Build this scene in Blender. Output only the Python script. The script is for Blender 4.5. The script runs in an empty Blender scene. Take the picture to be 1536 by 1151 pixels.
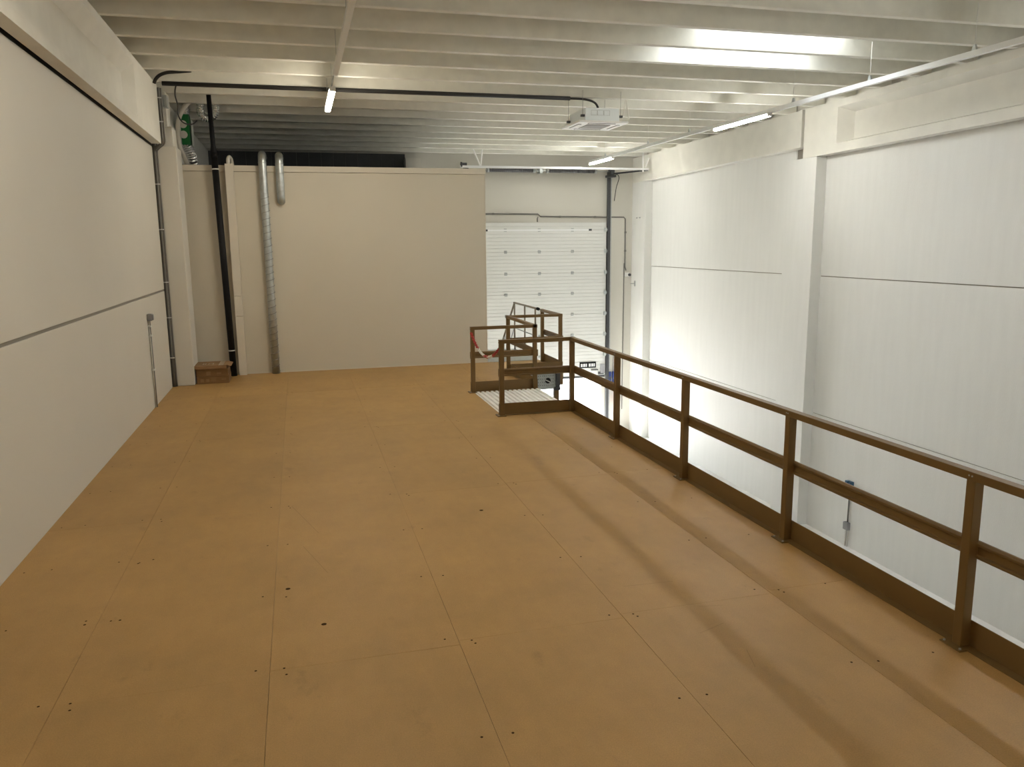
import bpy, math, random
from mathutils import Vector, Matrix
random.seed(7)
S = bpy.context.scene
COL = S.collection

# ------------------------------------------------------------------ camera
W, H = 1536, 1151
FPX = 1196.416
YAW, PITCH, ROLL = 0.258935589, 0.174747859, -0.0102352008
CAM = Vector((0, 0, 2.6))
_r = Vector((math.cos(YAW), -math.sin(YAW), 0)); _f = Vector((math.sin(YAW), math.cos(YAW), 0)); _u = Vector((0, 0, 1))
FWD = _f*math.cos(PITCH) - _u*math.sin(PITCH)
_u2 = _u*math.cos(PITCH) + _f*math.sin(PITCH)
RGT = _r*math.cos(ROLL) + _u2*math.sin(ROLL)
UPV = _u2*math.cos(ROLL) - _r*math.sin(ROLL)
cd = bpy.data.cameras.new('camera'); cam = bpy.data.objects.new('camera', cd); COL.objects.link(cam)
cd.sensor_width = 36; cd.lens = FPX/W*36; cd.clip_start = .05; cd.clip_end = 500
cam.matrix_world = Matrix(((RGT.x, UPV.x, -FWD.x, CAM.x), (RGT.y, UPV.y, -FWD.y, CAM.y), (RGT.z, UPV.z, -FWD.z, CAM.z), (0, 0, 0, 1)))
S.camera = cam
def px(x, y, ax, val):
    """pixel of the photograph -> point on the plane (axis ax = val)"""
    d = RGT*((x-W/2)/FPX) - UPV*((y-H/2)/FPX) + FWD
    return CAM + d*((val-CAM[ax])/d[ax])

# ------------------------------------------------------------------ world, sun, exposure
wd = bpy.data.worlds.new('daylight'); S.world = wd; wd.use_nodes = True
bg = wd.node_tree.nodes['Background']; bg.inputs[0].default_value = (.88, .94, 1, 1); bg.inputs[1].default_value = 6.0
sd = bpy.data.lights.new('sun', 'SUN'); sd.energy = 27; sd.angle = .01; sd.color = (1, .96, .9)
sun = bpy.data.objects.new('sun', sd); COL.objects.link(sun); sun.location = (0, 60, 40)
sun.rotation_euler = Vector((.30, -.75, -.80)).to_track_quat('-Z', 'Y').to_euler()
S.view_settings.view_transform = 'Standard'; S.view_settings.look = 'None'
S.view_settings.gamma = 1; S.view_settings.use_curve_mapping = False
S.view_settings.exposure = 1.0
LED_POWER = 43.5; LED_POWER_R = 50.0
LED_COL = (1, .905, .74); LED_COL_R = (1, .985, .93)
SKYLIGHT = 5.2
try:
    S.cycles.use_denoising = True; S.cycles.max_bounces = 10; S.cycles.diffuse_bounces = 6
    S.cycles.sample_clamp_indirect = 12
except Exception: pass

# ------------------------------------------------------------------ materials
MATS = {}
def mat(name, c, rough=.5, metal=0., var=0., scale=3., bump=0., bscale=40., stretch=(1, 1, 1), spec=.5, emit=None, estr=0., per_obj=0.):
    m = bpy.data.materials.new(name); m.use_nodes = True; MATS[name] = m
    nt = m.node_tree; N = nt.nodes; L = nt.links; b = N['Principled BSDF']
    b.inputs['Roughness'].default_value = rough; b.inputs['Metallic'].default_value = metal
    b.inputs['Specular IOR Level'].default_value = spec
    tc = N.new('ShaderNodeTexCoord'); mp = N.new('ShaderNodeMapping'); L.new(tc.outputs['Object'], mp.inputs[0]); mp.inputs['Scale'].default_value = stretch
    n = N.new('ShaderNodeTexNoise'); n.inputs['Scale'].default_value = scale; n.inputs['Detail'].default_value = 6
    L.new(mp.outputs[0], n.inputs['Vector'])
    r = N.new('ShaderNodeMapRange'); r.inputs[3].default_value = 1-var; r.inputs[4].default_value = 1+var
    r.inputs[1].default_value = .3; r.inputs[2].default_value = .7
    L.new(n.outputs[0], r.inputs[0])
    mul = N.new('ShaderNodeVectorMath'); mul.operation = 'SCALE'; mul.inputs[0].default_value = c
    L.new(r.outputs[0], mul.inputs['Scale'])
    out = mul.outputs[0]
    if per_obj:
        oi = N.new('ShaderNodeObjectInfo'); rr = N.new('ShaderNodeMapRange'); rr.inputs[3].default_value = 1-per_obj; rr.inputs[4].default_value = 1+per_obj
        L.new(oi.outputs['Random'], rr.inputs[0]); m2 = N.new('ShaderNodeVectorMath'); m2.operation = 'SCALE'
        L.new(out, m2.inputs[0]); L.new(rr.outputs[0], m2.inputs['Scale']); out = m2.outputs[0]
    L.new(out, b.inputs['Base Color'])
    if bump:
        n2 = N.new('ShaderNodeTexNoise'); n2.inputs['Scale'].default_value = bscale; n2.inputs['Detail'].default_value = 4
        L.new(mp.outputs[0], n2.inputs['Vector'])
        bp = N.new('ShaderNodeBump'); bp.inputs['Strength'].default_value = bump; bp.inputs['Distance'].default_value = .01
        L.new(n2.outputs[0], bp.inputs['Height']); L.new(bp.outputs[0], b.inputs['Normal'])
    if emit:
        b.inputs['Emission Color'].default_value = (*emit, 1); b.inputs['Emission Strength'].default_value = estr
    return m
mat('wall_white', (.645, .62, .56), .55, var=.015, scale=.8, bump=.05, bscale=60)
mat('wall_rough', (.72, .72, .695), .6, var=.02, scale=1.2, bump=.35, bscale=22, stretch=(1, 6, .7))
mat('concrete_white', (.69, .675, .615), .7, var=.04, scale=3, bump=.25, bscale=70)
mat('ceiling_paint', (.72, .71, .645), .75, var=.05, scale=5, bump=.08, bscale=90)
mat('wall_cream', (.585, .565, .51), .55, var=.015, scale=.8)
mat('joint', (.30, .28, .24), .9)
mat('partition', (.66, .615, .52), .5, var=.012, scale=1.0)
mat('partition_trim', (.70, .65, .56), .5)
mat('dark_sheet', (.055, .06, .062), .5, var=.1, scale=4)
mat('void_dark', (.10, .10, .095), .8)
mat('ground', (.80, .81, .80), .45, var=.08, scale=2.5)
mat('asphalt', (.5, .5, .5), .9, var=.1, scale=3)
mat('brown_steel', (.165, .095, .028), .42, var=.03, scale=6)
mat('stair_rail', (.24, .205, .155), .45)
mat('chip_core', (.13, .08, .035), .9)
mat('scratch', (.30, .18, .072), .7)
mat('screw', (.05, .028, .012), .95, spec=.05)
mat('galv', (.50, .53, .53), .38, metal=.85, var=.12, scale=14)
mat('galv_dull', (.42, .44, .44), .5, metal=.5, var=.1, scale=12)
mat('alu', (.80, .81, .82), .35, metal=.3)
mat('foil', (.85, .86, .86), .25, metal=1, var=.2, scale=30, bump=.9, bscale=45)
mat('black', (.008, .008, .009), .6, spec=.25)
mat('cable', (.022, .020, .019), .6)
mat('conduit', (.17, .165, .15), .5)
mat('conduit_white', (.66, .64, .57), .5)
mat('grey_plastic', (.26, .26, .27), .5)
mat('clip_white', (.75, .75, .72), .4)
mat('white_paint', (.80, .80, .78), .4)
mat('door_white', (.66, .665, .645), .45, var=.01)
mat('sheet_white', (.86, .85, .82), .45, var=.04, scale=6)
mat('ac_white', (.93, .93, .93), .4)
mat('ac_grille', (.30, .29, .27), .6)
mat('ac_galv', (.86, .91, .94), .4, metal=.25)
mat('dark_grey', (.05, .052, .056), .45)
mat('spring', (.14, .14, .15), .35, metal=.7)
mat('blue', (.015, .035, .17), .4)
mat('blue_socket', (.025, .09, .16), .4)
mat('red', (.45, .02, .015), .4)
mat('green', (.0, .16, .03), .5)
mat('cardboard', (.22, .12, .045), .8, var=.10, scale=5, stretch=(1, 1, 6))
mat('cardboard_lid', (.29, .17, .078), .8, var=.10, scale=6)
mat('tape', (.42, .31, .20), .35)
mat('print', (.28, .165, .075), .8)
mat('led', (.9, .9, .9), .4, emit=LED_COL, estr=LED_POWER)
mat('led_neutral', (.9, .9, .9), .4, emit=LED_COL_R, estr=LED_POWER_R)
mat('skypane', (.9, .9, .9), .4, emit=(.92, .96, 1), estr=SKYLIGHT)
mat('hose', (.70, .67, .60), .5)

def chip_material():
    m = bpy.data.materials.new('chipboard'); m.use_nodes = True; MATS['chipboard'] = m
    nt = m.node_tree; N = nt.nodes; L = nt.links; b = N['Principled BSDF']
    tc = N.new('ShaderNodeTexCoord'); geo = N.new('ShaderNodeNewGeometry')
    def noise(scale, detail=4, sc=(1, 1, 1), rough=.6):
        mp = N.new('ShaderNodeMapping'); mp.inputs['Scale'].default_value = sc; L.new(geo.outputs['Position'], mp.inputs[0])
        n = N.new('ShaderNodeTexNoise'); n.inputs['Scale'].default_value = scale; n.inputs['Detail'].default_value = detail; n.inputs['Roughness'].default_value = rough
        L.new(mp.outputs[0], n.inputs['Vector']); return n.outputs[0]
    def rng(v, a, b_, lo=.3, hi=.7):
        r = N.new('ShaderNodeMapRange'); r.inputs[1].default_value = lo; r.inputs[2].default_value = hi; r.inputs[3].default_value = a; r.inputs[4].default_value = b_
        L.new(v, r.inputs[0]); return r.outputs[0]
    def mulv(a, b_):
        q = N.new('ShaderNodeMath'); q.operation = 'MULTIPLY'; L.new(a, q.inputs[0]); L.new(b_, q.inputs[1]); return q.outputs[0]
    f = mulv(rng(noise(130, 5), .86, 1.14), rng(noise(.9, 6, (1, 1, 1), .7), .88, 1.09))
    f = mulv(f, rng(noise(9, 4, (1, .35, 1)), .965, 1.035))
    oi = N.new('ShaderNodeObjectInfo'); f = mulv(f, rng(oi.outputs['Random'], .96, 1.04, 0, 1))
    # scattered scuffs and dirty patches
    f = mulv(f, rng(noise(3.1, 8, (1, .6, 1), .75), .78, 1.0, .28, .40))
    mul = N.new('ShaderNodeVectorMath'); mul.operation = 'SCALE'; mul.inputs[0].default_value = (.425, .255, .088)
    L.new(f, mul.inputs['Scale']); L.new(mul.outputs[0], b.inputs['Base Color'])
    b.inputs['Roughness'].default_value = .5; b.inputs['Specular IOR Level'].default_value = .4
    bp = N.new('ShaderNodeBump'); bp.inputs['Strength'].default_value = .15; bp.inputs['Distance'].default_value = .004
    L.new(noise(160, 3), bp.inputs['Height']); L.new(bp.outputs[0], b.inputs['Normal'])
chip_material()

# ------------------------------------------------------------------ mesh helpers
class MB:
    def __init__(s): s.v = []; s.f = []; s.smooth = []
    def add(s, vs, fs, sm=False):
        o = len(s.v); s.v += [tuple(p) for p in vs]; s.f += [tuple(i+o for i in f) for f in fs]; s.smooth += [sm]*len(fs); return s
    def box(s, x0, x1, y0, y1, z0, z1):
        vs = [(x, y, z) for z in (z0, z1) for y in (y0, y1) for x in (x0, x1)]
        return s.add(vs, [(0, 2, 3, 1), (4, 5, 7, 6), (0, 1, 5, 4), (2, 6, 7, 3), (0, 4, 6, 2), (1, 3, 7, 5)])
    def bar(s, p0, p1, w, h, up=(0, 0, 1)):
        p0, p1 = Vector(p0), Vector(p1); d = (p1-p0).normalized(); u = Vector(up)
        sx = d.cross(u).normalized()*w/2; sy = sx.cross(d).normalized()*h/2
        vs = [p+a*sx+b*sy for p in (p0, p1) for a, b in ((-1, -1), (1, -1), (1, 1), (-1, 1))]
        return s.add(vs, [(0, 1, 2, 3), (7, 6, 5, 4), (0, 4, 5, 1), (1, 5, 6, 2), (2, 6, 7, 3), (3, 7, 4, 0)])
    def prism(s, prof, axis, a, b):
        """prof: list of 2-tuples in the two remaining axes (in order), extruded along axis"""
        n = len(prof); vs = []
        for t in (a, b):
            for p in prof:
                q = list(p); q.insert(axis, t); vs.append(q)
        fs = [(i, (i+1) % n, n+(i+1) % n, n+i) for i in range(n)] + [tuple(range(n))[::-1], tuple(range(n, 2*n))]
        return s.add(vs, fs)
    def tube(s, path, r, n=12, cap=True):
        path = [Vector(p) for p in path]; m = len(path); rs = r if isinstance(r, (list, tuple)) else [r]*m
        vs = []; ref = None
        for i, p in enumerate(path):
            d = (path[min(i+1, m-1)]-path[max(i-1, 0)]).normalized()
            if ref is None:
                ref = d.orthogonal().normalized()
            ref = (ref-d*ref.dot(d)).normalized(); q = d.cross(ref)
            for k in range(n):
                a = 2*math.pi*k/n; vs.append(p+(ref*math.cos(a)+q*math.sin(a))*rs[i])
        fs = [(i*n+k, i*n+(k+1) % n, (i+1)*n+(k+1) % n, (i+1)*n+k) for i in range(m-1) for k in range(n)]
        s.add(vs, fs, True)
        if cap:
            o = len(s.v)-len(vs)
            s.f += [tuple(o+k for k in range(n))[::-1], tuple(o+(m-1)*n+k for k in range(n))]; s.smooth += [False]*2
        return s
    def slope(s):   # the roof falls gently towards the far end
        s.v = [(x, y, z-.012*(y-12)) for x, y, z in s.v]; return s
    def build(s, name, m, parent=None, bevel=0, base=None):
        me = bpy.data.meshes.new(name)
        vs = s.v
        o = bpy.data.objects.new(name, me)
        if base is None and parent is None:
            base = (0, 0, 0)
        off = Vector(base) if (base is not None) else Vector((0, 0, 0))
        if parent is not None:
            off = Vector((0, 0, 0)); q = parent
            while q is not None: off = off+q.location; q = q.parent
        me.from_pydata([tuple(Vector(p)-off) for p in vs], [], s.f); me.update()
        me.polygons.foreach_set('use_smooth', s.smooth)
        COL.objects.link(o)
        if parent is None: o.location = off
        else: 
            o.parent = parent
        me.materials.append(MATS[m])
        if bevel:
            b = o.modifiers.new('bevel', 'BEVEL'); b.width = bevel; b.segments = 2; b.limit_method = 'ANGLE'
        import bmesh
        bm = bmesh.new(); bm.from_mesh(me); bmesh.ops.recalc_face_normals(bm, faces=bm.faces); bm.to_mesh(me); bm.free()
        return o
def tag(o, label, cat, group=None, kind=None):
    o['label'] = label; o['category'] = cat
    if group: o['group'] = group
    if kind: o['kind'] = kind
    return o
def struct(o, label, cat): return tag(o, label, cat, kind='structure')
def thing(name, label, cat, loc=(0, 0, 0), group=None, kind=None):
    o = bpy.data.objects.new(name, None); COL.objects.link(o); o.location = loc; o.empty_display_size = .2
    return tag(o, label, cat, group, kind)
def arc(c, r, a0, a1, n, fn):
    return [Vector(c)+Vector(fn(r*math.cos(a0+(a1-a0)*i/n), r*math.sin(a0+(a1-a0)*i/n))) for i in range(n+1)]
def smoothpath(pts, n=6):
    P = [Vector(p) for p in pts]; out = []
    for i in range(len(P)-1):
        p0, p1, p2, p3 = P[max(i-1, 0)], P[i], P[i+1], P[min(i+2, len(P)-1)]
        for k in range(n):
            t = k/n; out.append(.5*((2*p1)+(p2-p0)*t+(2*p0-5*p1+4*p2-p3)*t*t+(3*p1-p0-3*p2+p3)*t**3))
    return out+[P[-1]]

# ------------------------------------------------------------------ main dimensions
XL, XR = -2.376, 10.95          # inner faces of the side walls
XBL, XBR = -2.18, 10.70         # faces of the beams and columns
YN, YF = -3.5, 24.8             # wall behind the photographer, wall with the door
ZG = -3.82                      # ground floor
zr = lambda y: 5.40-.012*(y-12) # underside of the roof ribs
YP = 17.02                      # partition
XE = 4.10                       # edge of the mezzanine deck

# ================================================================== SETTING
g = struct(MB().box(-2.8, 11.3, YN-.2, YF+.25, ZG-.2, ZG).build('floor_ground', 'ground'), 'pale concrete ground floor below the mezzanine', 'floor')
struct(MB().box(-40, 60, YF+.26, 90, ZG-.25, ZG-.03).build('ground_outside', 'asphalt'), 'sunlit pale yard outside the open door', 'ground')

# ---- mezzanine deck: chipboard panels
fl = MB().box(XL-.02, XE, YN, YP+.2, -.06, -.022).box(XE-.02, 5.18, 15.42, 17.0, -.06, -.022).build('floor', 'chip_core')
struct(fl, 'brown chipboard mezzanine deck', 'floor')
seams = [XL, -1.49, -.30, .90, 2.08, 3.29, XE]
PL = 3.26
for i in range(6):
    x0, x1 = seams[i]+.001, seams[i+1]-.001
    y0 = 4.80+.05*(seams[i]+seams[i+1])/2-.02
    k = -3
    while True:
        a, b = y0+k*PL, y0+(k+1)*PL; k += 1
        a, b = max(a, YN), min(b, YP+.15)
        if a >= YP: break
        if b-a < .05: continue
        dz = random.uniform(-.0008, .0008)
        MB().box(x0, x1, a+.0008, b-.0008, -.022, dz).build('floor_panel', 'chipboard', fl, bevel=.0008)
MB().box(XE, 5.18, 15.42, 17.0, -.022, 0).build('floor_panel', 'chipboard', fl)
sc = MB()
def disc(m, x, y, z, r, n=8):
    m.add([(x+r*math.cos(2*math.pi*k/n), y+r*math.sin(2*math.pi*k/n), z) for k in range(n)], [tuple(range(n))])
for i in range(1, 6):
    for k in range(-2, 12):
        y = 4.80+.05*seams[i]+k*PL/3
        if y > 16.6 or y < .5: continue
        for dx in (-.085, .085):
            disc(sc, seams[i]+dx, y+random.uniform(-.02, .02)+(.03 if dx < 0 else 0), .0016, .0085)
        if k % 3 == 0:
            disc(sc, seams[i]+.10, y-.06, .0016, .0085)
for k in range(-1, 11):
    y = 4.75+k*PL/3
    disc(sc, XL+.10, y, .0016, .008); disc(sc, XL+.30, y+.01, .0016, .008)
    disc(sc, 3.78, y+.2, .0016, .008)
for q, r in (((432, 884), .019), ((486, 937), .019), ((722, 766), .02), ((127, 938), .01), ((180, 931), .01), ((207, 846), .009), ((230, 840), .009)):
    p = px(*q, 2, 0); disc(sc, p.x, p.y, .0017, r, 12)
o = sc.build('screw_head', 'screw', fl); o['kind'] = 'stuff'
# thin scratches scored in the boards
scr = MB()
for a, b in (((438, 760), (478, 800)), ((455, 820), (492, 860)), ((306, 660), (370, 655)), ((935, 880), (1010, 872)), ((1048, 910), (1085, 908)), ((1050, 950), (1085, 935)), ((1120, 975), (1133, 1001))):
    p, q = px(*a, 2, .0016), px(*b, 2, .0016); d = (q-p).normalized(); nrm = Vector((-d.y, d.x, 0))*.002
    scr.add([p-nrm, q-nrm, q+nrm, p+nrm], [(0, 1, 2, 3)])
o = scr.build('scratch', 'scratch', fl); o['kind'] = 'stuff'

# steelwork carrying the deck
mz = thing('mezzanine_frame', 'brown steel edge beams and columns carrying the mezzanine deck', 'frame', (XE, 8, ZG), kind='structure')
MB().box(XE-.08, XE+.005, YN, 15.42, -.32, -.06).build('edge_beam', 'brown_steel', mz)
MB().box(XL, XE-.08, YP+.1, YP+.2, -.32, -.06).build('edge_beam', 'brown_steel', mz)
for y in (.5, 6.5, 12.3):
    MB().box(XE-.25, XE-.13, y-.06, y+.06, ZG, -.06).build('column', 'brown_steel', mz)
for k in range(9):
    MB().box(XL, XE-.08, -2+k*2.15, -1.93+k*2.15, -.30, -.06).build('joist', 'galv_dull', mz)
lj = MB().box(4.12, 5.10, 15.43, 15.48, -.35, -.06).build('joist', 'galv', mz); lj['label'] = 'galvanised steel joist under the stair landing'
MB().box(4.12, 5.10, 15.40, 15.47, -.375, -.35).build('joist_flange', 'galv', mz)
dots = MB()
for i in range(9):
    for k in range(4):
        if (i, k) not in ((5, 1), (5, 2), (6, 1), (6, 2)): dots.tube([(4.60+i*.045, 15.431, -.10-k*.065), (4.60+i*.045, 15.424, -.10-k*.065)], .008, 6)
o = dots.build('bolt', 'dark_grey', mz); o['kind'] = 'stuff'
c0 = Vector((4.85, 15.425, -.20))
MB().tube([c0, c0-Vector((0, .004, 0))], .06, 20).build('round_sticker', 'black', mz)
MB().bar(c0+Vector((-.055, -.006, .02)), c0+Vector((.055, -.006, -.035)), .004, .018).build('sticker_stripe', 'clip_white', mz)
for a, b in (((804, 562), (804, 575)),):
    MB().box(4.60, 4.612, 15.42, 15.43, -.24, -.17).build('hole_mark', 'black', mz)
MB().box(5.02, 5.10, 15.38, 15.50, -.34, -.05).build('bracket', 'dark_grey', mz)
MB().box(4.98, 5.10, 15.36, 15.48, -.40, -.34).build('bracket', 'dark_grey', mz)
MB().box(4.98, 5.08, 15.38, 15.48, ZG, -.40).build('column', 'brown_steel', mz)
MB().box(5.10, 5.18, 15.42, 17.0, -.30, -.06).build('edge_beam', 'brown_steel', mz)

# ---- left wall
wl = struct(MB().box(-2.75, XL-.02, YN, YF, ZG, 6.2).build('wall_left', 'joint'), 'cream sandwich-panel wall beside the mezzanine', 'wall')
MB().box(XL-.02, XL, YN, 15.83, ZG, 1.793).build('wall_panel', 'wall_white', wl, bevel=.004)
bt = lambda y: 4.395-.012*(y-12)
MB().prism([(YN, 1.828), (15.83, 1.828), (15.83, bt(15.83)), (YN, bt(YN))], 0, XL-.02, XL).build('wall_panel', 'wall_white', wl, bevel=.004)
MB().prism([(YN, bt(YN)-.02), (15.83, bt(15.83)-.02), (15.83, bt(15.83)+.2), (YN, bt(YN)+.2)], 0, XL-.0195, XL-.015).build('painted_gap_shade', 'cable', wl)  # near-black strip painting the shade between panel top and beam
MB().box(XL-.02, XL, 16.6, YF, ZG, 6.1).build('wall_panel', 'wall_white', wl)
# beams along both side walls: the long part has a recessed web with splayed ends
def beam(name, xf, xw, y0, yr, y1, z0, z1, label, zr0, zr1):
    """xf face, xw recess depth plane, recess runs y0..yr, solid block to y1"""
    s = 1 if xw > xf else -1; b = MB(); xb = xw+s*.02
    b.prism([(xf, z0), (xf, zr0), (xw, zr0+.10), (xw, zr1-.02), (xf, zr1+(.22 if s < 0 else .0)), (xf, z1), (xb, z1), (xb, z0)], 1, y0, yr-.0) if False else None
    top = zr1+(.20 if s < 0 else .12)
    prof = [(xf, z0), (xf, zr0), (xw, zr0+.06), (xw, zr1), (xf, min(top, z1-.04)), (xf, z1), (xb, z1), (xb, z0)]
    b.prism(prof, 1, y0, yr-.25)
    b.box(min(xf, xb), max(xf, xb), yr, y1, z0, z1)
    # splayed end of the recess
    n = len(prof); A = [(x, yr-.25, z) for x, z in prof]; B = [(x, yr, z) for x, z in prof]
    B[2] = (xf, yr, zr0+.001); B[3] = (xf, yr, min(top, z1-.04)-.001)
    b.add(A+B, [(i, (i+1) % n, n+(i+1) % n, n+i) for i in range(n)])
    return struct(b.slope().build(name, 'concrete_white', bevel=.006), label, 'beam')
beam('beam_left', XBL, XL+.06, YN, 13.45, 15.55, 4.41, 5.40, 'white concrete beam above the cream panel wall', 4.53, 5.10)
beam('beam_right', XBR, XR-.03, YN, 14.52, 15.62, 4.37, 5.40, 'white concrete beam with a long recess above the bare wall', 4.55, 5.14)
b = MB().box(XBR, XR, 15.72, YF, 4.62, 5.40).slope().build('beam_right', 'concrete_white', bevel=.006); struct(b, 'shorter plain white concrete beam leading to the door wall', 'beam')
b = MB().box(-2.374, -2.26, 16.62, YF, 4.42, 5.40).slope().build('beam_left', 'concrete_white', bevel=.006); struct(b, 'white concrete beam running on behind the corner column', 'beam')
# ---- columns
cl = MB().box(-2.372, -1.99, 15.93, 16.6, -.0, 4.37).build('column_left', 'wall_white', bevel=.012); struct(cl, 'white concrete column in the corner beside the cardboard boxes', 'column')
MB().box(-2.36, -2.04, 15.98, 16.5, 4.37, 4.72).build('column_head', 'concrete_white', cl, bevel=.008)
MB().box(-2.33, -2.12, 16.05, 16.5, 4.72, 5.33).build('column_head', 'concrete_white', cl, bevel=.008)
for y0, y1, zt, nm in ((15.13, 16.20, 4.33, 'broad white column on the wall behind the brown railing'), (23.80, YF, 4.47, 'white corner column beside the sectional door')):
    c = MB().box(XBR, XR+.05, y0, y1, ZG, zt).build('column_right', 'wall_rough', bevel=.008); struct(c, nm, 'column')
# ---- right wall
wr = struct(MB().box(XR+.02, 11.3, YN, YF, ZG, 6.2).build('wall_right', 'joint'), 'tall white panel wall beyond the brown railing', 'wall')
for y0, y1 in ((YN, 15.13), (16.20, 23.80)):
    for z0, z1 in ((ZG, -1.214), (-1.20, 1.812), (1.83, 4.75)):
        MB().box(XR, XR+.02, y0, y1, z0, z1).build('wall_panel', 'wall_rough', wr, bevel=.004)
MB().box(XR, XR+.02, YN, YF, 4.75, 6.1).build('wall_panel', 'concrete_white', wr)
# ---- wall with the sectional door
DX0, DX1 = 5.30, 9.76
wb = MB().box(DX1-.1, 11.3, YF, YF+.25, ZG, 6.2).box(DX0+.1, DX1-.1, YF, YF+.25, 1.2, 6.2).box(3.27, DX0+.1, YF, YF+.25, ZG, 6.2).box(-2.75, 3.27, YF, YF+.25, ZG, 6.2).build('wall_back', 'wall_cream')
struct(wb, 'cream wall holding the sectional door', 'wall')
for z0, z1 in ((ZG, 1.12), (1.135, 3.38), (3.395, 6.1)):
    MB().box(9.92, XBR, YF-.012, YF, z0, z1).build('wall_panel', 'wall_cream', wb)
for k in range(16):
    MB().box(-2.3+k*.35, -1.953+k*.35, YF-.06, YF-.02, 4.1, 5.25).build('dark_sheet_panel', 'dark_sheet', wb)
struct(MB().box(3.27, 3.72, YF-.45, YF-.002, ZG, 5.1).build('column_back', 'wall_white'), 'short white pier rising behind the beige partition', 'column')
struct(MB().box(-2.75, 11.3, YN-.2, YN, ZG, 6.2).build('wall_front', 'wall_cream'), 'cream wall behind the photographer', 'wall')
# ---- partition (a room boxed in behind it)
wp = struct(MB().box(XL, 3.95, YP, YP+.12, 0, 4.03).box(3.84, 3.94, YP+.22, YF-.46, ZG, 4.03).box(XL, 3.83, YP+.14, YF-.5, 3.90, 4.0).build('wall_partition', 'partition'), 'plain beige partition wall at the end of the deck', 'wall')
MB().box(XL, 3.965, YP-.015, YP+.15, 4.036, 4.15).build('cap_trim', 'partition_trim', wp, bevel=.004)
MB().box(3.951, 3.96, YP-.004, YP+.12, 0, 4.03).build('edge_trim', 'partition_trim', wp)
MB().box(-1.98, 3.94, YP-.004, YP-.0005, 0, .02).build('foot_strip', 'partition_trim', wp)
MB().box(-2.376, 3.80, YP+.2, YF-.6, 4.0, 4.01).build('void_darkening_cover', 'void_dark', wp)  # unseen cover, coloured dark to keep the roof void above it dim

# ---- ceiling: slab with ribs and one skylight
SKX0, SKX1, SKY0, SKY1 = 5.85, 8.30, 10.46, 12.24
zs0, zs1 = 5.40+.42, 5.40+.62
ce = MB()
for x0, x1, y0, y1 in ((-2.75, SKX0, YN, YF+.2), (SKX1, 11.3, YN, YF+.2), (SKX0, SKX1, YN, SKY0), (SKX0, SKX1, SKY1, YF+.2)):
    ce.box(x0, x1, y0, y1, zs0, zs1)
ce = struct(ce.slope().build('ceiling', 'ceiling_paint'), 'white ribbed concrete roof', 'ceiling')
for k in range(-13, 15):
    y = 10.36+.988*k; z = zr(y)
    MB().prism([(y-.055, z), (y+.055, z), (y+.08, z+.44), (y-.08, z+.44)], 0, XBL-.15, XBR+.2).build('rib', 'ceiling_paint', ce, bevel=.006)
sk = thing('window_1', 'bright rooflight set between the concrete roof ribs', 'skylight', (6.9, 11.3, 6.0), kind='structure')
MB().box(SKX0-.08, SKX0, SKY0-.08, SKY1+.08, 5.9, 6.35).box(SKX1, SKX1+.08, SKY0-.08, SKY1+.08, 5.9, 6.35).box(SKX0, SKX1, SKY0-.08, SKY0, 5.9, 6.35).box(SKX0, SKX1, SKY1, SKY1+.08, 5.9, 6.35).build('window_frame', 'white_paint', sk)
MB().box(SKX0-.05, SKX1+.05, SKY0-.05, SKY1+.05, 6.35, 6.38).build('window_pane', 'skypane', sk)

# ================================================================== SECTIONAL DOOR
d1 = thing('door_1', 'white sectional overhead door, raised above the sunlit opening', 'door', ((DX0+DX1)/2, YF-.06, -1.8), kind='structure')
lv = [-1.79, -1.09, -.41, .275, .957, 1.62, 2.305, 2.985, 3.225]
yd = YF-.09
for i in range(8):
    z0, z1 = lv[i]+.003, lv[i+1]-.003
    prof = [(yd+.05, z0), (yd+.05, z1), (yd, z1-.002)]
    n = 6 if i < 7 else 2
    for k in range(n-1, 0, -1):
        z = z0+(z1-z0)*k/n; prof += [(yd, z+.008), (yd+.008, z+.003), (yd+.008, z-.003), (yd, z-.008)]
    prof.append((yd, z0))
    p = MB().prism(prof, 0, DX0, DX1).build('door_panel', 'door_white', d1)
    if 0 < i < 8:
        for hx in (5.40, 6.375, 7.49, 8.605):
            h = MB().box(hx-.045, hx+.045, yd-.014, yd-.001, z0-.055, z0-.012).box(hx-.045, hx+.045, yd-.014, yd-.001, z0+.012, z0+.05).tube([(hx-.05, yd-.016, z0), (hx+.05, yd-.016, z0)], .014, 8)
            h.build('hinge', 'galv_dull', p)
        MB().box(DX1-.06, DX1+.02, yd-.05, yd-.002, z0-.06, z0+.06).tube([(DX1-.02, yd-.03, z0), (DX1+.08, yd-.03, z0)], .018, 8).build('roller_bracket', 'galv', p)
MB().box(DX0, DX1, yd+.051, yd+.06, lv[0], lv[-1]).build('added_light_stop', 'joint', d1)  # added sheet, stops daylight leaking between the door panels
for x in (5.75, 9.2): MB().box(x-.05, x+.05, yd-.045, yd-.012, 2.955, 3.015).build('bar_bracket', 'dark_grey', d1)
MB().bar((5.75, yd-.02, 2.985), (9.2, yd-.02, 2.985), .03, .05).build('stiffener_bar', 'alu', d1)
MB().box(DX0, DX1, yd-.005, yd+.055, -1.86, -1.786).build('bottom_seal', 'dark_grey', d1)
for x in (5.45, 8.0, 9.62):
    MB().box(x-.10, x+.10, yd-.03, yd, -1.76, -1.68).build('bottom_bracket', 'dark_grey', d1)
MB().box(DX1-.16, DX1-.02, yd-.06, yd, -1.72, -1.42).build('safety_catch', 'grey_plastic', d1)
vent = MB().box(8.87, 9.44, yd-.02, yd, -1.53, -1.33).build('vent_frame', 'black', d1)
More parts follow.
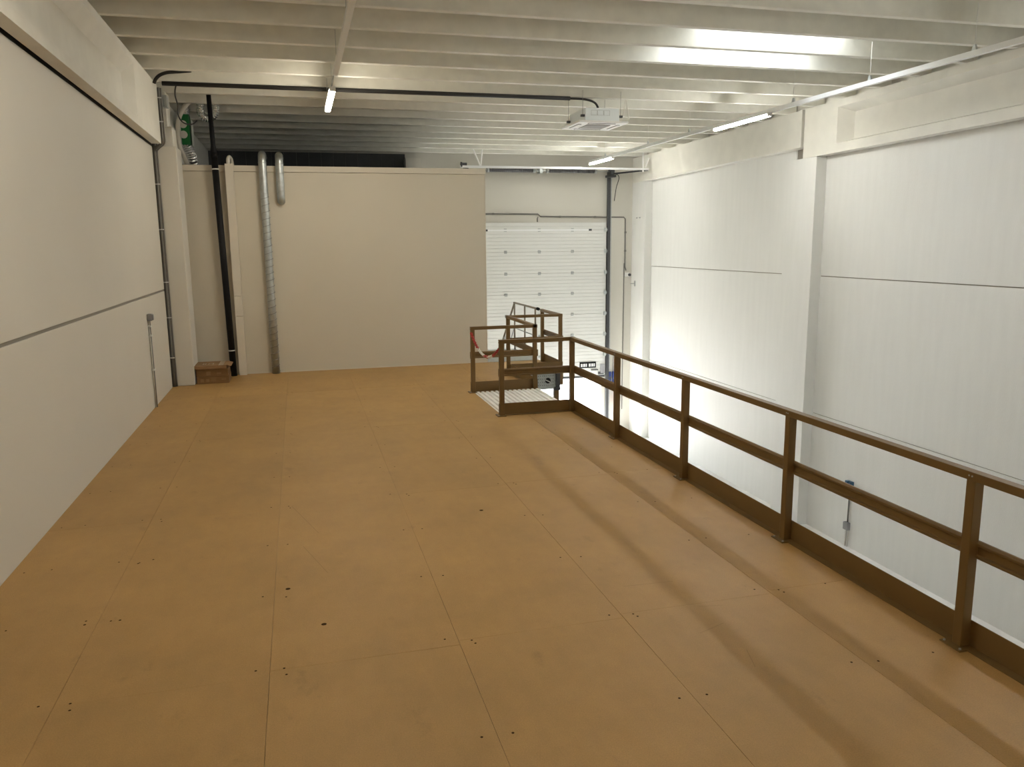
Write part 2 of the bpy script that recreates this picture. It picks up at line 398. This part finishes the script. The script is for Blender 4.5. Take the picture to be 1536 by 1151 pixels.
for g0 in (8.91, 9.19):
    for k in range(4):
        MB().box(g0+k*.058, g0+k*.058+.034, yd-.026, yd-.018, -1.485, -1.385).build('painted_daylight_bar', 'white_paint', vent)  # white bars, daylight through the grille put in as colour
MB().box(9.27, 9.52, yd-.03, yd, -1.62, -1.59).build('pull_handle', 'dark_grey', d1)
# tracks
for x0, x1 in ((DX1+.04, DX1+.13), (DX0-.13, DX0-.04)):
    MB().box(x0, x1, YF-.14, YF-.03, ZG, 4.80).build('track', 'dark_grey', d1)
MB().box(DX1+.13, DX1+.20, YF-.05, YF-.003, ZG, 4.8).build('track_frame', 'galv_dull', d1)

ts = thing('door_spring_assembly', 'torsion springs on a shaft above the sectional door', 'door springs', (7.5, YF-.2, 4.9))
zsft = 4.80
MB().tube([(5.0, YF-.25, zsft), (10.0, YF-.25, zsft)], .016, 8).build('shaft', 'galv', ts)
for x0, x1 in ((5.80, 7.28), (7.72, 9.32)):
    coil = [(x0+(x1-x0)*i/(24*14), YF-.25+.052*math.cos(2*math.pi*i/14), zsft+.052*math.sin(2*math.pi*i/14)) for i in range(24*14+1)]
    MB().tube([(x0, YF-.25, zsft), (x1, YF-.25, zsft)], .05, 14).build('spring_core', 'spring', ts)
    MB().tube(coil, .014, 6).build('spring', 'spring', ts)
    for x in (x0, x1): MB().tube([(x-.04, YF-.25, zsft), (x+.04, YF-.25, zsft)], .065, 14).build('spring_plug', 'galv_dull', ts)
MB().box(7.45, 7.55, YF-.33, YF-.002, zsft-.08, zsft+.08).build('bearing_plate', 'galv', ts)
for x in (9.86, 5.12):
    MB().tube([(x-.06, YF-.25, zsft), (x+.06, YF-.25, zsft)], .13, 16).build('cable_drum', 'dark_grey', ts)
    MB().box(x-.12, x+.12, YF-.36, YF-.02, zsft-.17, zsft-.10).build('drum_bracket', 'dark_grey', ts)
MB().tube(smoothpath([(9.95, YF-.3, 4.62), (10.02, YF-.32, 4.72), (10.1, YF-.3, 4.6), (10.05, YF-.2, 4.3), (10.03, YF-.1, 3.9)]), .012, 6).build('lift_cable', 'cable', ts)

sr = thing('door_support_rail', 'horizontal steel rail hung from the roof before the sectional door', 'rail', (7.8, 23.3, 4.75))
yb = 23.35
a, b = px(690, 248, 1, yb), px(973, 252.5, 1, yb)
MB().box(a.x, b.x, yb-.03, yb+.03, 4.755, 4.815).build('rail_bar', 'alu', sr)
MB().bar((b.x-.02, yb, 4.76), (9.86, YF-.42, 4.725), .045, .05).build('rail_brace', 'dark_grey', sr)
for q in ((709, 216), (723, 218)):
    t = px(*q, 1, yb-.1); t.z = zr(t.y)+.02
    MB().bar(t, (px(721, 249, 1, yb).x, yb, 4.78), .035, .035).build('hanger', 'white_paint', sr)
for q, e in (((964.5, 224), (964.5, 258)), ((973, 237), (968, 251))):
    t, u = px(*q, 1, yb), px(*e, 1, yb)
    MB().bar((t.x, yb, t.z), (u.x, yb, u.z), .035, .035, (0, 1, 0)).build('hanger', 'white_paint', sr)
MB().tube([(a.x+.02, yb, 4.84), (a.x+.06, yb, 4.84)], .075, 12).build('end_drum', 'dark_grey', sr)
MB().box(a.x+.06, a.x+.2, yb-.03, yb+.03, 4.815, 4.89).build('end_bearing', 'dark_grey', sr)

# ---- conduits and fittings on the door wall
cz = thing('door_wall_conduit', 'dark conduit running above the sectional door and down the wall', 'conduit', (10.45, YF-.03, 1.8))
pts = [(3.9, 3.49), (7.47, 3.49), (7.55, 3.415), (10.40, 3.385), (10.45, 3.33), (10.46, 1.78), (10.50, 1.66)]
MB().tube([(x, YF-.03, z) for x, z in pts], .022, 8).build('conduit', 'conduit', cz)
MB().tube([(7.47, YF-.03, 3.40), (7.45, YF-.03, 3.35), (7.45, YF-.03, 3.24)], .02, 8).build('conduit_branch', 'conduit', cz)
MB().tube([(10.43, YF-.03, 1.9), (10.42, YF-.03, ZG+.8)], .014, 8).build('conduit_drop', 'conduit', cz)
for x, z in ((4.6, 3.49), (6.0, 3.49), (8.2, 3.405), (9.4, 3.395), (10.46, 2.9), (10.46, 2.3)):
    MB().box(x-.03, x+.03, YF-.055, YF-.005, z-.03, z+.03).build('clip', 'conduit', cz)
sc_ = thing('security_camera', 'small white camera with a dark lens on the door wall', 'camera', (10.56, YF, 1.52))
MB().box(10.47, 10.60, YF-.10, YF-.0, 1.46, 1.59).build('housing', 'white_paint', sc_, bevel=.01)
MB().tube([(10.585, YF-.10, 1.52), (10.60, YF-.15, 1.515)], .045, 14).build('lens', 'dark_grey', sc_)
for nm, x0, x1 in (('wider blue control box next to the dark door track', 9.905, 10.00), ('narrower blue control box right of the wider one on the door wall', 10.055, 10.12)):
    cb = thing('control_box', nm, 'control box', ((x0+x1)/2, YF, -2.08))
    MB().box(x0, x1, YF-.11, YF-.012, -2.12, -1.70).build('casing', 'blue', cb, bevel=.006)
    MB().box(x0+.015, x1-.015, YF-.125, YF-.11, -1.95, -1.87).build('button_plate', 'dark_grey' if x0 < 10 else 'grey_plastic', cb)
MB().tube([(10.08, YF-.03, -1.70), (10.09, YF-.03, -1.2), (10.09, YF-.03, -1.13)], .01, 6).build('control_cable', 'conduit')
tag(bpy.data.objects['control_cable'], 'thin grey cable above the blue control boxes', 'cable')
fe = thing('fire_extinguisher', 'red fire extinguisher hanging on the door wall below the blue boxes', 'extinguisher', (10.2, YF-.12, -2.75))
MB().tube([(10.2, YF-.11, z) for z in (-2.82, -2.80, -2.40, -2.36, -2.34)], [.05, .065, .065, .04, .025], 14).build('cylinder', 'red', fe)
MB().box(10.17, 10.24, YF-.14, YF-.08, -2.34, -2.29).build('valve', 'black', fe)
MB().tube(smoothpath([(10.17, YF-.12, -2.31), (10.10, YF-.12, -2.40), (10.09, YF-.12, -2.7)]), .012, 6).build('hose', 'black', fe)
bo = thing('bollard', 'slim red and white bollard standing in the sunlit doorway', 'bollard', (9.5, YF+.7, ZG-.03))
MB().tube([(9.5, YF+.7, ZG-.03), (9.5, YF+.7, ZG+.55)], .04, 10).build('post', 'white_paint', bo)
MB().tube([(9.5, YF+.7, ZG+.55), (9.5, YF+.7, ZG+.75)], .042, 10).build('red_band', 'red', bo)

# ================================================================== RAILINGS
RT = 1.165
def post(par, x, y, plate=True, zt=RT-.05):
    p = MB().box(x-.035, x+.035, y-.035, y+.035, .008, zt).build('post', 'brown_steel', par, bevel=.004)
    if plate:
        MB().box(x-.085, x+.05, y-.085, y+.085, .0, .009).build('base_plate', 'brown_steel', p, bevel=.002)
        for dx, dy in ((-.065, -.065), (-.065, .065)):
            MB().tube([(x+dx, y+dy, .008), (x+dx, y+dy, .017)], .009, 6).build('bolt', 'galv_dull', p)
    for dy in (-.012, .012): MB().tube([(x-.036, y+dy, zt+.025), (x-.043, y+dy, zt+.025)], .006, 6).build('rivet', 'galv_dull', p)
def run(par, a, b, side):
    """rail run between two post centres; side = unit vector pointing outwards"""
    a, b, s = Vector(a), Vector(b), Vector(side); d = (b-a).normalized()
    def sec(name, prof):
        P0 = a-d*.04; P1 = b+d*.04; vs = []
        for P in (P0, P1):
            for u, z in prof: q = P+s*u; vs.append((q.x, q.y, z))
        n = len(prof)
        m = MB(); m.add(vs, [(i, (i+1) % n, n+(i+1) % n, n+i) for i in range(n)]+[tuple(range(n))[::-1], tuple(range(n, 2*n))])
        return m.build(name, 'brown_steel', par, bevel=.003)
    sec('top_rail', [(-.04, RT-.055), (-.04, RT), (.03, RT), (.03, RT-.055)])
    # mid rail: a shallow rolled channel with a folded lip at top and bottom
    sec('mid_rail', [(.036, .60), (.018, .604), (.018, .622), (.036, .628), (.036, .680), (.018, .688), (.018, .702), (.036, .717), (.05, .717), (.05, .60)])
    sec('toe_board', [(-.03, .003), (-.03, .007), (.036, .009), (.036, .182), (.042, .182), (.042, .003)])
XP = 4.025
r1 = thing('guard_railing', 'long brown steel guard railing along the deck edge, turning the corner at the loading gap', 'railing', (XP, 5, 0))
ys = [0.0, 1.95, 3.90, 5.85, 7.79, 9.74, 11.56]
for y in ys: post(r1, XP, y, y < 11.5)
run(r1, (XP, ys[0], 0), (XP, ys[-1], 0), (1, 0, 0))
post(r1, 2.90, 11.56)
run(r1, (2.90, 11.56, 0), (XP, 11.56, 0), (0, 1, 0))
r2 = thing('guard_railing', 'short brown steel railing stepping round the stair landing beyond the loading gap', 'railing', (XP, 14.5, 0))
for x, y in ((2.89, 13.58), (XP, 13.58), (XP, 15.46), (5.13, 15.46), (5.13, 16.72)): post(r2, x, y, x < 3)
run(r2, (2.89, 13.58, 0), (XP, 13.58, 0), (0, 1, 0))
run(r2, (XP, 13.58, 0), (XP, 15.46, 0), (1, 0, 0))
run(r2, (XP, 15.46, 0), (5.13, 15.46, 0), (0, -1, 0))
run(r2, (5.13, 15.46, 0), (5.13, 16.72, 0), (1, 0, 0))

# red and white chain across the loading gap
ch = thing('barrier_chain', 'sagging red and white plastic chain between two brown railing posts', 'chain', (2.89, 12.5, .7))
A, B = Vector((2.86, 13.54, 1.06)), Vector((2.87, 11.60, 1.02))
def chain_pt(t):
    p = A.lerp(B, t); p.z -= 4*.25*t*(1-t); return p
NL = 44; seg = None; last = None
for i in range(NL):
    t = (i+.5)/NL; p = chain_pt(t); d = (chain_pt(t+.005)-chain_pt(t-.005)).normalized()
    sidev = d.cross(Vector((1, 0, 0))).normalized() if i % 2 else Vector((1, 0, 0))
    ring = [p+d*(.036*math.cos(a))+sidev*(.019*math.sin(a)) for a in [2*math.pi*k/10 for k in range(11)]]
    cl_ = 'white' if .28 < t < .50 or .64 < t < .80 else 'red'
    MB().tube(ring, .008, 6, cap=False).build(cl_+'_link', 'clip_white' if cl_ == 'white' else 'red', ch)

# white ribbed sheet in the loading gap
prof = []; n = 14; x0, x1 = 2.90, 4.06; pw = (x1-x0)/n
for k in range(n):
    x = x0+k*pw; prof += [(x, .004), (x+pw*.30, .004), (x+pw*.42, .026), (x+pw*.86, .026)]
prof += [(x1, .004)]
prof = prof+[(x, z-.003) for x, z in prof[::-1]]
sh = MB(); m_ = len(prof)//2
vs = [(x, y, z) for y in (11.65, 13.485) for x, z in prof]; N_ = len(prof)
sh.add(vs, [(i, i+1, N_+i+1, N_+i) for i in range(N_-1)]+[(N_-1, 0, N_, 2*N_-1)]+[(i, i+1, N_-2-i, N_-1-i) for i in range(m_-1)]+[(N_+i, N_+i+1, 2*N_-2-i, 2*N_-1-i) for i in range(m_-1)])
tag(sh.build('ribbed_sheet', 'sheet_white', base=(3.48, 12.55, 0)), 'white ribbed metal sheet lying on the deck in the loading gap', 'metal sheet')

# galvanised staircase beyond the landing
st = thing('steel_staircase', 'galvanised staircase with thin handrail going down beyond the landing', 'staircase', (4.55, 18, ZG))
MB().box(3.93, 5.14, 17.02, 19.0, -.05, 0.004).build('landing_plate', 'galv_dull', st)
MB().tube([(5.1, 16.93, 1.15), (5.1, 18.98, 1.15)], .022, 10).build('handrail', 'stair_rail', st)
MB().tube([(5.1, 16.90, 1.15), (5.1, 17.0, 1.15)], .035, 10).build('end_cap', 'black', st)
for y in (17.15, 18.02, 18.94): MB().tube([(5.1, y, .0), (5.1, y, 1.14)], .02, 8).build('baluster', 'stair_rail', st)
MB().tube([(5.1, 17.15, .53), (5.1, 18.94, .53)], .012, 8).build('knee_rail', 'galv_dull', st)
y1, z1 = 23.2, 1.12-.88*(23.2-18.98)
MB().tube([(5.1, 18.96, 1.13), (5.1, y1, z1)], .022, 10).build('handrail', 'stair_rail', st)
MB().tube([(5.1, 18.96, .53), (5.1, y1, z1-.6)], .012, 8).build('knee_rail', 'galv_dull', st)
for k in range(1, 5):
    y = 18.96+k*1.05; z = 1.13-.88*(y-18.96); MB().tube([(5.1, y, z-1.15), (5.1, y, z)], .016, 8).build('baluster', 'galv_dull', st)
for x in (3.97, 5.1): MB().bar((x, 18.95, -.1), (x, 23.2, -.1-.88*4.25), .03, .2).build('stringer', 'galv_dull', st)
for k in range(1, 20):
    y = 18.95+k*.217; MB().box(3.985, 5.085, y-.02, y+.22, -.191*k-.03, -.191*k).build('tread', 'galv_dull', st)
for x in (4.0, 5.08): MB().box(x-.04, x+.04, 17.1, 17.18, ZG, -.05).build('support_leg', 'galv_dull', st)

# ================================================================== THINGS AT THE PARTITION
# cardboard boxes
def carton(label, x0, x1, y0, y1, z0, z1, m, rz=0):
    t = thing('cardboard_box', label, 'box', ((x0+x1)/2, (y0+y1)/2, z0), 'flat cartons stacked in the corner')
    MB().box(x0, x1, y0, y1, z0, z1).build('body', m, t, bevel=.004)
    t.rotation_euler.z = rz
    return t
k1 = carton('flat brown cardboard box on the deck, lowest of three in the corner stack', -1.965, -1.385, 16.02, 16.56, 0, .135, 'cardboard')
for x in (-1.90, -1.80): MB().box(x, x+.06, 16.016, 16.0195, .035, .095).build('printed_mark', 'print', k1)
for z in (.05, .075, .10): MB().box(-1.71, -1.62, 16.016, 16.0195, z, z+.010).build('printed_line', 'print', k1)
MB().box(-1.52, -1.44, 16.016, 16.0195, .07, .085).build('printed_line', 'print', k1)
k2 = carton('flat brown cardboard box between the two others of the corner stack', -1.972, -1.395, 16.03, 16.56, .137, .275, 'cardboard')
MB().box(-1.79, -1.71, 16.026, 16.0295, .16, .235).build('printed_mark', 'print', k2)
MB().box(-1.60, -1.52, 16.026, 16.0295, .18, .21).build('printed_mark', 'print', k2)
k3 = carton('paler lidded cardboard box with white tape on top of the corner stack', -1.978, -1.42, 16.0, 16.58, .277, .345, 'cardboard_lid')
k3l = MB().box(-1.988, -1.41, 15.985, 16.59, .345, .352).build('lid', 'cardboard_lid', k3)
MB().box(-1.988, -1.41, 15.983, 15.989, .295, .352).build('lid_flap', 'cardboard_lid', k3l)
MB().bar((-1.41, 16.29, .35), (-1.33, 16.29, .325), .54, .006, (0, 0, 1)).build('lid_flap', 'cardboard_lid', k3l)
MB().box(-1.56, -1.47, 15.99, 16.585, .3525, .3535).build('tape_strip', 'tape', k3l)
for x, w in ((-1.86, .02), (-1.82, .02), (-1.76, .10), (-1.76, .02), (-1.68, .02)):
    MB().box(x, x+w, 16.15 if w < .05 else 16.30, 16.34, .3525, .3532).build('printed_letter', 'tape', k3l)

# black drain pipe
bp = thing('drain_pipe', 'black vertical drain pipe with white clamps in front of the partition', 'pipe', (-1.37, 16.86, 0))
P = lambda z: (-1.355-.0185*z, 16.86, z)
MB().tube([P(0), P(4.32)], .062, 16).build('pipe', 'black', bp)
MB().tube([P(4.32), P(4.42), P(4.5), P(5.8)], [.062, .058, .045, .043], 16).build('upper_pipe', 'black', bp)
MB().tube([P(4.28), P(4.36)], .068, 16).build('socket', 'black', bp)
for z in (4.06, .52):
    MB().tube([P(z-.012), P(z+.012)], .067, 16).build('clamp', 'clip_white', bp)
    MB().bar(Vector(P(z)), (P(z)[0]+.05, YP-.002, z), .02, .02).build('clamp_bracket', 'clip_white', bp)
# white cable duct
tk = thing('cable_duct', 'white rectangular cable duct standing against the partition', 'duct', (-1.2, 16.95, 0))
MB().prism([(-1.255, 16.88), (-1.105, 16.88), (-1.105, YP-.017), (-1.255, YP-.017)], 2, 0, 1.2).build('duct_section', 'partition_trim', tk, bevel=.004)
MB().box(-1.257, -1.105, 16.878, YP-.017, 1.205, 1.60).build('duct_section', 'partition_trim', tk, bevel=.004)
MB().box(-1.257, -1.105, 16.88, YP-.017, 1.605, 4.17).build('duct_section', 'partition_trim', tk, bevel=.004)
MB().tube(smoothpath([(-1.19, 16.93, 4.15), (-1.19, 16.94, 4.25), (-1.17, 17.02, 4.31), (-1.14, 17.15, 4.25), (-1.13, 17.25, 4.02)]), .035, 10).build('bent_pipe', 'hose', tk)
# spiral ducts
def duct(name, label, path, r, rings):
    t = thing(name, label, 'duct', path[0]); MB().tube(path, r, 20).build('duct_tube', 'galv', t)
    for (p, d) in rings:
        p = Vector(p); d = Vector(d).normalized(); MB().tube([p-d*.007, p+d*.007], r+.005, 20).build('seam_ring', 'galv', t)
    return t
R = .078
yq = YP-R-.02
x1_ = -.565
path = [(-.535, yq, 0), (-.545, yq, 1.5), (-.555, yq, 4.20)]+arc((-.555, yq+.17, 4.20), .17, math.pi, math.pi/2, 8, lambda c, s: (0, c, s))[1:]+[(-.555, yq+.7, 4.37)]
dk = duct('spiral_duct', 'long galvanised spiral duct rising from the deck over the partition', path, R, [((-.555, yq, z), (0, 0, 1)) for z in (4.2, 3.62)])
sp = [(-.535-.02*i/700*1.0+(R+.001)*math.cos(2*math.pi*i/16), yq+(R+.001)*math.sin(2*math.pi*i/16), .05+3.5*i/(16*26)) for i in range(16*26+1)]
MB().tube(sp, .006, 5).build('spiral_seam', 'grey_plastic', dk)
path = [(-.235, YP, 3.43)]+arc((-.235, YP-.005, 3.43+.11), .11, -math.pi/2, -math.pi, 6, lambda c, s: (0, c, s))[1:]
path = [(-.235, YP-.003, 3.47)]+[(-.235, yq+.03, 3.475), (-.235, yq+.006, 3.50), (-.235, yq, 3.56), (-.235, yq, 4.18)]+arc((-.235, yq+.17, 4.18), .17, math.pi, math.pi/2, 8, lambda c, s: (0, c, s))[1:]+[(-.235, yq+.7, 4.35)]
duct('spiral_duct', 'short galvanised spiral duct hooked over the top of the partition', path, R, [((-.235, yq, z), (0, 0, 1)) for z in (4.18, 3.66, 4.0)])

# conduits in the gap beside the corner column
cg = thing('corner_conduit', 'bundle of grey conduits down the gap between panel wall and column', 'conduit', (-2.40, 15.88, 0))
for dx, dy, r in ((0.045, 0, .024), (.015, .022, .018), (.08, .022, .016)):
    MB().tube(smoothpath([(-2.39+dx, 15.88+dy, .0), (-2.39+dx, 15.88+dy, 4.15), (-2.37+dx, 15.86+dy, 4.30), (-2.23+dx, 15.70+dy, 4.40), (-2.215+dx, 15.66+dy, 4.55), (-2.215+dx, 15.64+dy, 5.1), (-2.215+dx, 15.64+dy, 5.32)], 4), r, 8).build('conduit', 'conduit', cg)
for z in (.55, 1.3, 1.95, 2.9, 3.7, 4.75, 5.15):
    x, y = (-2.37, 15.86) if z < 4.3 else (-2.20, 15.62)
    MB().box(x-.02, x+.07, y-.012, y+.012, z-.008, z+.008).build('clip', 'clip_white', cg)
MB().box(-2.16, -2.06, 15.75, 15.95, 5.02, 5.22).build('junction_box', 'galv', cg)
# black cable hanging out of the corner
ccb = MB(); pp = [px(231, 125, 1, 15.14), px(234, 118, 1, 15.12), px(241, 112, 1, 15.08), px(253, 108.5, 1, 15.0), px(270, 108.3, 1, 14.85), px(287, 108, 1, 14.7)]
ccb.tube(smoothpath(pp), [.028]*20+[.028-.0022*i for i in range(11)], 8)
tag(ccb.build('cable_end', 'cable', base=tuple(pp[0])), 'loose black cable bending out of the corner under the roof', 'cable')

# long black cable under the roof
lc = thing('ceiling_cable', 'long black cable strapped under the roof to the ceiling unit', 'cable', (2, 15.27, 5.3))
zc = zr(15.27)-.035
a = px(248, 130, 2, zc)
MB().tube([(-2.05, 15.26, zc), (1.5, 15.25, zc), (5.25, 15.24, zc)], .038, 8).build('cable_bundle', 'cable', lc)
MB().tube(smoothpath([(5.2, 15.24, zc), (5.55, 15.24, zc-.005), (5.78, 15.28, zc-.06), (5.88, 15.32, 5.13)]), .022, 8).build('cable_tail', 'cable', lc)
MB().tube(smoothpath([(-1.75, 15.26, zc), (-1.83, 15.27, zc-.03), (-1.86, 15.3, 5.15), (-1.84, 15.35, 5.0), (-1.86, 15.5, 4.85), (-1.80, 15.6, 4.74), (-1.68, 15.8, 4.74), (-1.6, 15.9, 4.82)]), .012, 6).build('cable_loop', 'cable', lc)

# ================================================================== CEILING UNIT
ac = thing('ceiling_cassette', 'square ceiling air-conditioning unit with white grille hung from the roof', 'air conditioner', (5.86, 15.5, 4.855))
MB().box(5.50, 6.20, 15.06, 15.98, 4.900, 5.140).build('casing', 'ac_galv', ac, bevel=.008)
MB().prism([(5.35, 15.0), (6.37, 15.0), (6.37, 16.06), (5.35, 16.06)], 2, 4.860, 4.900).build('panel', 'ac_white', ac, bevel=.01)
MB().box(5.62, 6.10, 15.27, 15.79, 4.850, 4.861).build('air_intake', 'ac_grille', ac)
for x0, x1, y0, y1 in ((5.58, 6.14, 15.09, 15.15), (5.58, 6.14, 15.91, 15.97), (5.43, 5.49, 15.25, 15.81), (6.23, 6.29, 15.25, 15.81)):
    MB().box(x0, x1, y0, y1, 4.855, 4.861).build('outlet_slot', 'dark_grey', ac)
for x0, x1, y0, y1 in ((5.60, 6.12, 15.10, 15.145), (5.60, 6.12, 15.915, 15.96), (5.438, 5.482, 15.27, 15.79), (6.238, 6.282, 15.27, 15.79)):
    MB().box(x0, x1, y0, y1, 4.848, 4.855).build('outlet_flap', 'ac_white', ac)
for k in range(3):
    x = 5.62+k*.13; o = MB()
    for a, b in (((x, 5.005), (x+.12, 5.005)), ((x+.12, 5.005), (x+.12, 5.095)), ((x+.12, 5.095), (x, 5.095)), ((x, 5.095), (x, 5.005))):
        o.bar((a[0], 15.058, a[1]), (b[0], 15.058, b[1]), .003, .006, (0, 1, 0))
    o.build('embossed_frame', 'galv_dull', ac)
for x, y in ((5.46, 15.1), (6.24, 15.1), (5.46, 15.94), (6.24, 15.94)):
    MB().tube([(x, y, 4.975), (x, y, zr(y)+.1)], .004, 6).build('hanging_rod', 'conduit', ac)
    MB().box(x-.035, x+.035, y-.03, y+.03, 4.975, 5.015).build('rod_bracket', 'dark_grey', ac)
MB().tube(smoothpath([(6.22, 15.5, 5.005), (6.36, 15.5, 4.975), (6.44, 15.5, 5.035), (6.50, 15.5, 5.30), (6.52, 15.5, 5.6)]), .012, 6).build('drain_hose', 'hose', ac)
MB().tube(smoothpath([(6.50, 15.5, 5.5), (6.56, 15.5, 5.2), (6.58, 15.5, 5.015)]), .012, 6).build('drain_hose', 'hose', ac)

# ================================================================== LIGHT TRACKS
def led(par, x, y0, y1, z, m='led'):
    hs = MB().box(x-.046, x+.046, y0, y1, z-.005, z+.04).build('led_housing', 'alu', par)
    MB().box(x-.045, x+.045, y0, y1, z-.05, z-.005).build('led_diffuser', m, hs, bevel=.012)
    for y in (y0, y1): MB().box(x-.047, x+.047, y-.012, y+.012, z-.05, z+.04).build('end_cap', 'white_paint', hs)
tr = thing('light_track', 'long suspended aluminium light track near the bare wall', 'light track', (8.57, 10, 4.9))
MB().box(8.535, 8.605, -2.5, 23.0, 4.905, 4.975).build('track_rail', 'alu', tr)
for y0, y1 in ((21.25, 23.0), (13.60, 15.60), (5.9, 7.9), (-1.8, .2)): led(tr, 8.57, y0, y1, 4.90, 'led_neutral')
for q in ((1462, 72), (1305, 117), (1190, 157), (1034, 205), (972, 222), (908, 236)):
    y = px(*q, 0, 8.57).y
    MB().tube([(8.57, y, 4.97), (8.57, y, zr(y)+.12)], .004, 5).build('suspension_wire', 'white_paint', tr)
    MB().prism([(y-.04, 4.975), (y+.04, 4.975), (y+.012, 5.05), (y-.012, 5.05)], 0, 8.555, 8.585).build('wire_clip', 'galv', tr)
tl = thing('light_track', 'white suspended light track ending in a lit tube above the open deck', 'light track', (.68, 8, 5.0))
MB().box(.645, .715, -2.5, 12.35, 5.0, 5.06).build('track_rail', 'white_paint', tl)
MB().tube([(.66, 12.3, 5.03), (.67, 13.3, 5.03)], .012, 6).build('link_cable', 'galv_dull', tl)
for y0, y1 in ((13.3, 15.3), (5.6, 7.6), (-2.0, 0.0)): led(tl, .68, y0, y1, 5.0)
for y in (15.1, 13.45, 11.9, 9.6):
    MB().tube([(.68, y, 5.04), (.68, y, zr(y)+.12)], .004, 5).build('suspension_wire', 'galv_dull', tl)

# ================================================================== WALL SOCKETS
so = thing('wall_socket', 'grey socket on the cream panel wall with conduit down to the deck', 'socket', (XL, 13.9, 0))
sbx = MB().box(XL, XL+.075, 13.86, 13.98, 1.42, 1.53).build('socket_box', 'grey_plastic', so, bevel=.008)
MB().box(XL+.075, XL+.09, 13.88, 13.96, 1.43, 1.52).build('socket_lid', 'grey_plastic', sbx, bevel=.004)
MB().tube([(XL+.02, 13.93, 0), (XL+.02, 13.93, 1.43)], .017, 8).build('conduit', 'conduit', so)
MB().tube([(XL+.02, 13.885, .0), (XL+.02, 13.885, 1.43)], .008, 8).build('cable', 'conduit_white', so)
for z in (.62, 1.18, 1.33): MB().box(XL, XL+.045, 13.87, 13.96, z-.012, z+.012).build('clip', 'clip_white', so)
s2 = thing('wall_socket', 'grey junction box under twin blue sockets low on the bare wall', 'socket', (XR, 13.72, ZG))
for dy in (-.06, .05):
    bsk = MB().box(XR-.08, XR, 13.72+dy-.04, 13.72+dy+.04, -2.50, -2.38).build('blue_socket', 'blue_socket', s2, bevel=.006)
    MB().tube([(XR-.08, 13.72+dy, -2.44), (XR-.11, 13.72+dy, -2.44)], .03, 12).build('socket_cap', 'blue', bsk)
MB().tube([(XR-.02, 13.72, -2.5), (XR-.02, 13.72, -3.3)], .014, 8).build('conduit', 'conduit', s2)
MB().box(XR-.08, XR, 13.65, 13.79, -3.44, -3.28).build('junction_box', 'grey_plastic', s2, bevel=.006)
for dy in (-.04, .02): MB().tube([(XR-.02, 13.72+dy, -3.44), (XR-.02, 13.74+dy, ZG)], .011, 8).build('conduit', 'conduit_white', s2)
# bracket studs on the corner column
bs = MB()
for dy in (0, .22): bs.tube([(XBR, 24.15+dy, 3.35), (XBR-.03, 24.15+dy, 3.35)], .018, 8)
tag(bs.build('column_anchor', 'galv_dull', base=(XBR, 24.2, 3.35)), 'pair of small anchor bolts high on the corner column', 'anchor')
wbk = thing('wall_bracket', 'small grey bracket on the corner column below the white security camera', 'bracket', (XBR-.1, 24.5, 1.2))
MB().box(XBR-.16, XBR, 24.46, 24.49, 1.23, 1.25).build('arm', 'galv_dull', wbk)
MB().box(XBR-.012, XBR, 24.44, 24.52, 1.15, 1.33).build('plate', 'galv_dull', wbk)

# ================================================================== VENTILATION ABOVE THE PARTITION
yv = 17.9
gs = thing('duct_silencer', 'green ventilation silencer with two round white ports above the partition', 'silencer', tuple(px(279, 222, 1, yv)))
p0, p1 = px(269.5, 171, 1, yv), px(286, 217, 1, yv)
MB().box(p0.x, p1.x, yv, yv+.3, p1.z, p0.z).build('green_body', 'green', gs, bevel=.01)
for q in ((274.5, 186.5), (275.5, 202)):
    c = px(*q, 1, yv); MB().tube([c, c-Vector((0, .02, 0))], .075, 20).build('round_port', 'hose', gs)
c0, c1 = px(286, 178, 1, yv+.02), px(290, 218, 1, yv+.02)
MB().box(c0.x, c1.x, yv+.02, yv+.26, c1.z, c0.z-.02).build('end_cover', 'clip_white', gs, bevel=.02)
def flex(path, r, par, name):
    pth = smoothpath(path, 14); rs = [r*(1+(.10, .02, -.12, -.02)[i % 4]*random.uniform(.6, 1.3)) for i in range(len(pth))]
    return MB().tube(pth, rs, 16).build(name, 'foil', par)
flex([px(279, 218, 1, yv+.15), px(284, 226, 1, yv+.15), px(288, 236, 1, yv+.2), px(291, 250, 1, yv+.3)], .10, gs, 'foil_hose')
flex([px(277, 173, 1, yv+.12), px(277.5, 168, 1, yv+.12), px(278, 163, 1, yv+.12)], .085, gs, 'foil_hose')
fr = thing('flexible_duct', 'silver foil duct hanging in a loop behind the black pipe', 'duct', tuple(px(310, 182, 1, 17.82)))
flex([Vector((px(301, 150, 1, 17.82).x, 17.82, 5.752)), px(301, 152, 1, 17.82), px(300, 164, 1, 17.82), px(304, 174, 1, 17.82), px(312, 177.5, 1, 17.82), px(320, 174, 1, 17.82), px(323, 164, 1, 17.82), px(322, 152, 1, 17.82), Vector((px(322, 150, 1, 17.82).x, 17.82, 5.752))], .075, fr, 'foil_tube')
wh = MB().tube(smoothpath([px(298, 146, 1, 17.46), px(285, 152, 1, 17.46), px(274, 165, 1, 17.46), px(267.5, 182, 1, 17.46), px(267, 200, 1, 17.46), px(270, 220, 1, 17.46), px(277, 237, 1, 17.45), px(281, 247, 1, 17.5)]), .042, 10).build('white_hose', 'hose', base=tuple(px(281, 247, 1, 17.5)))
tag(wh, 'white flexible hose curving up from behind the partition to the roof', 'hose')
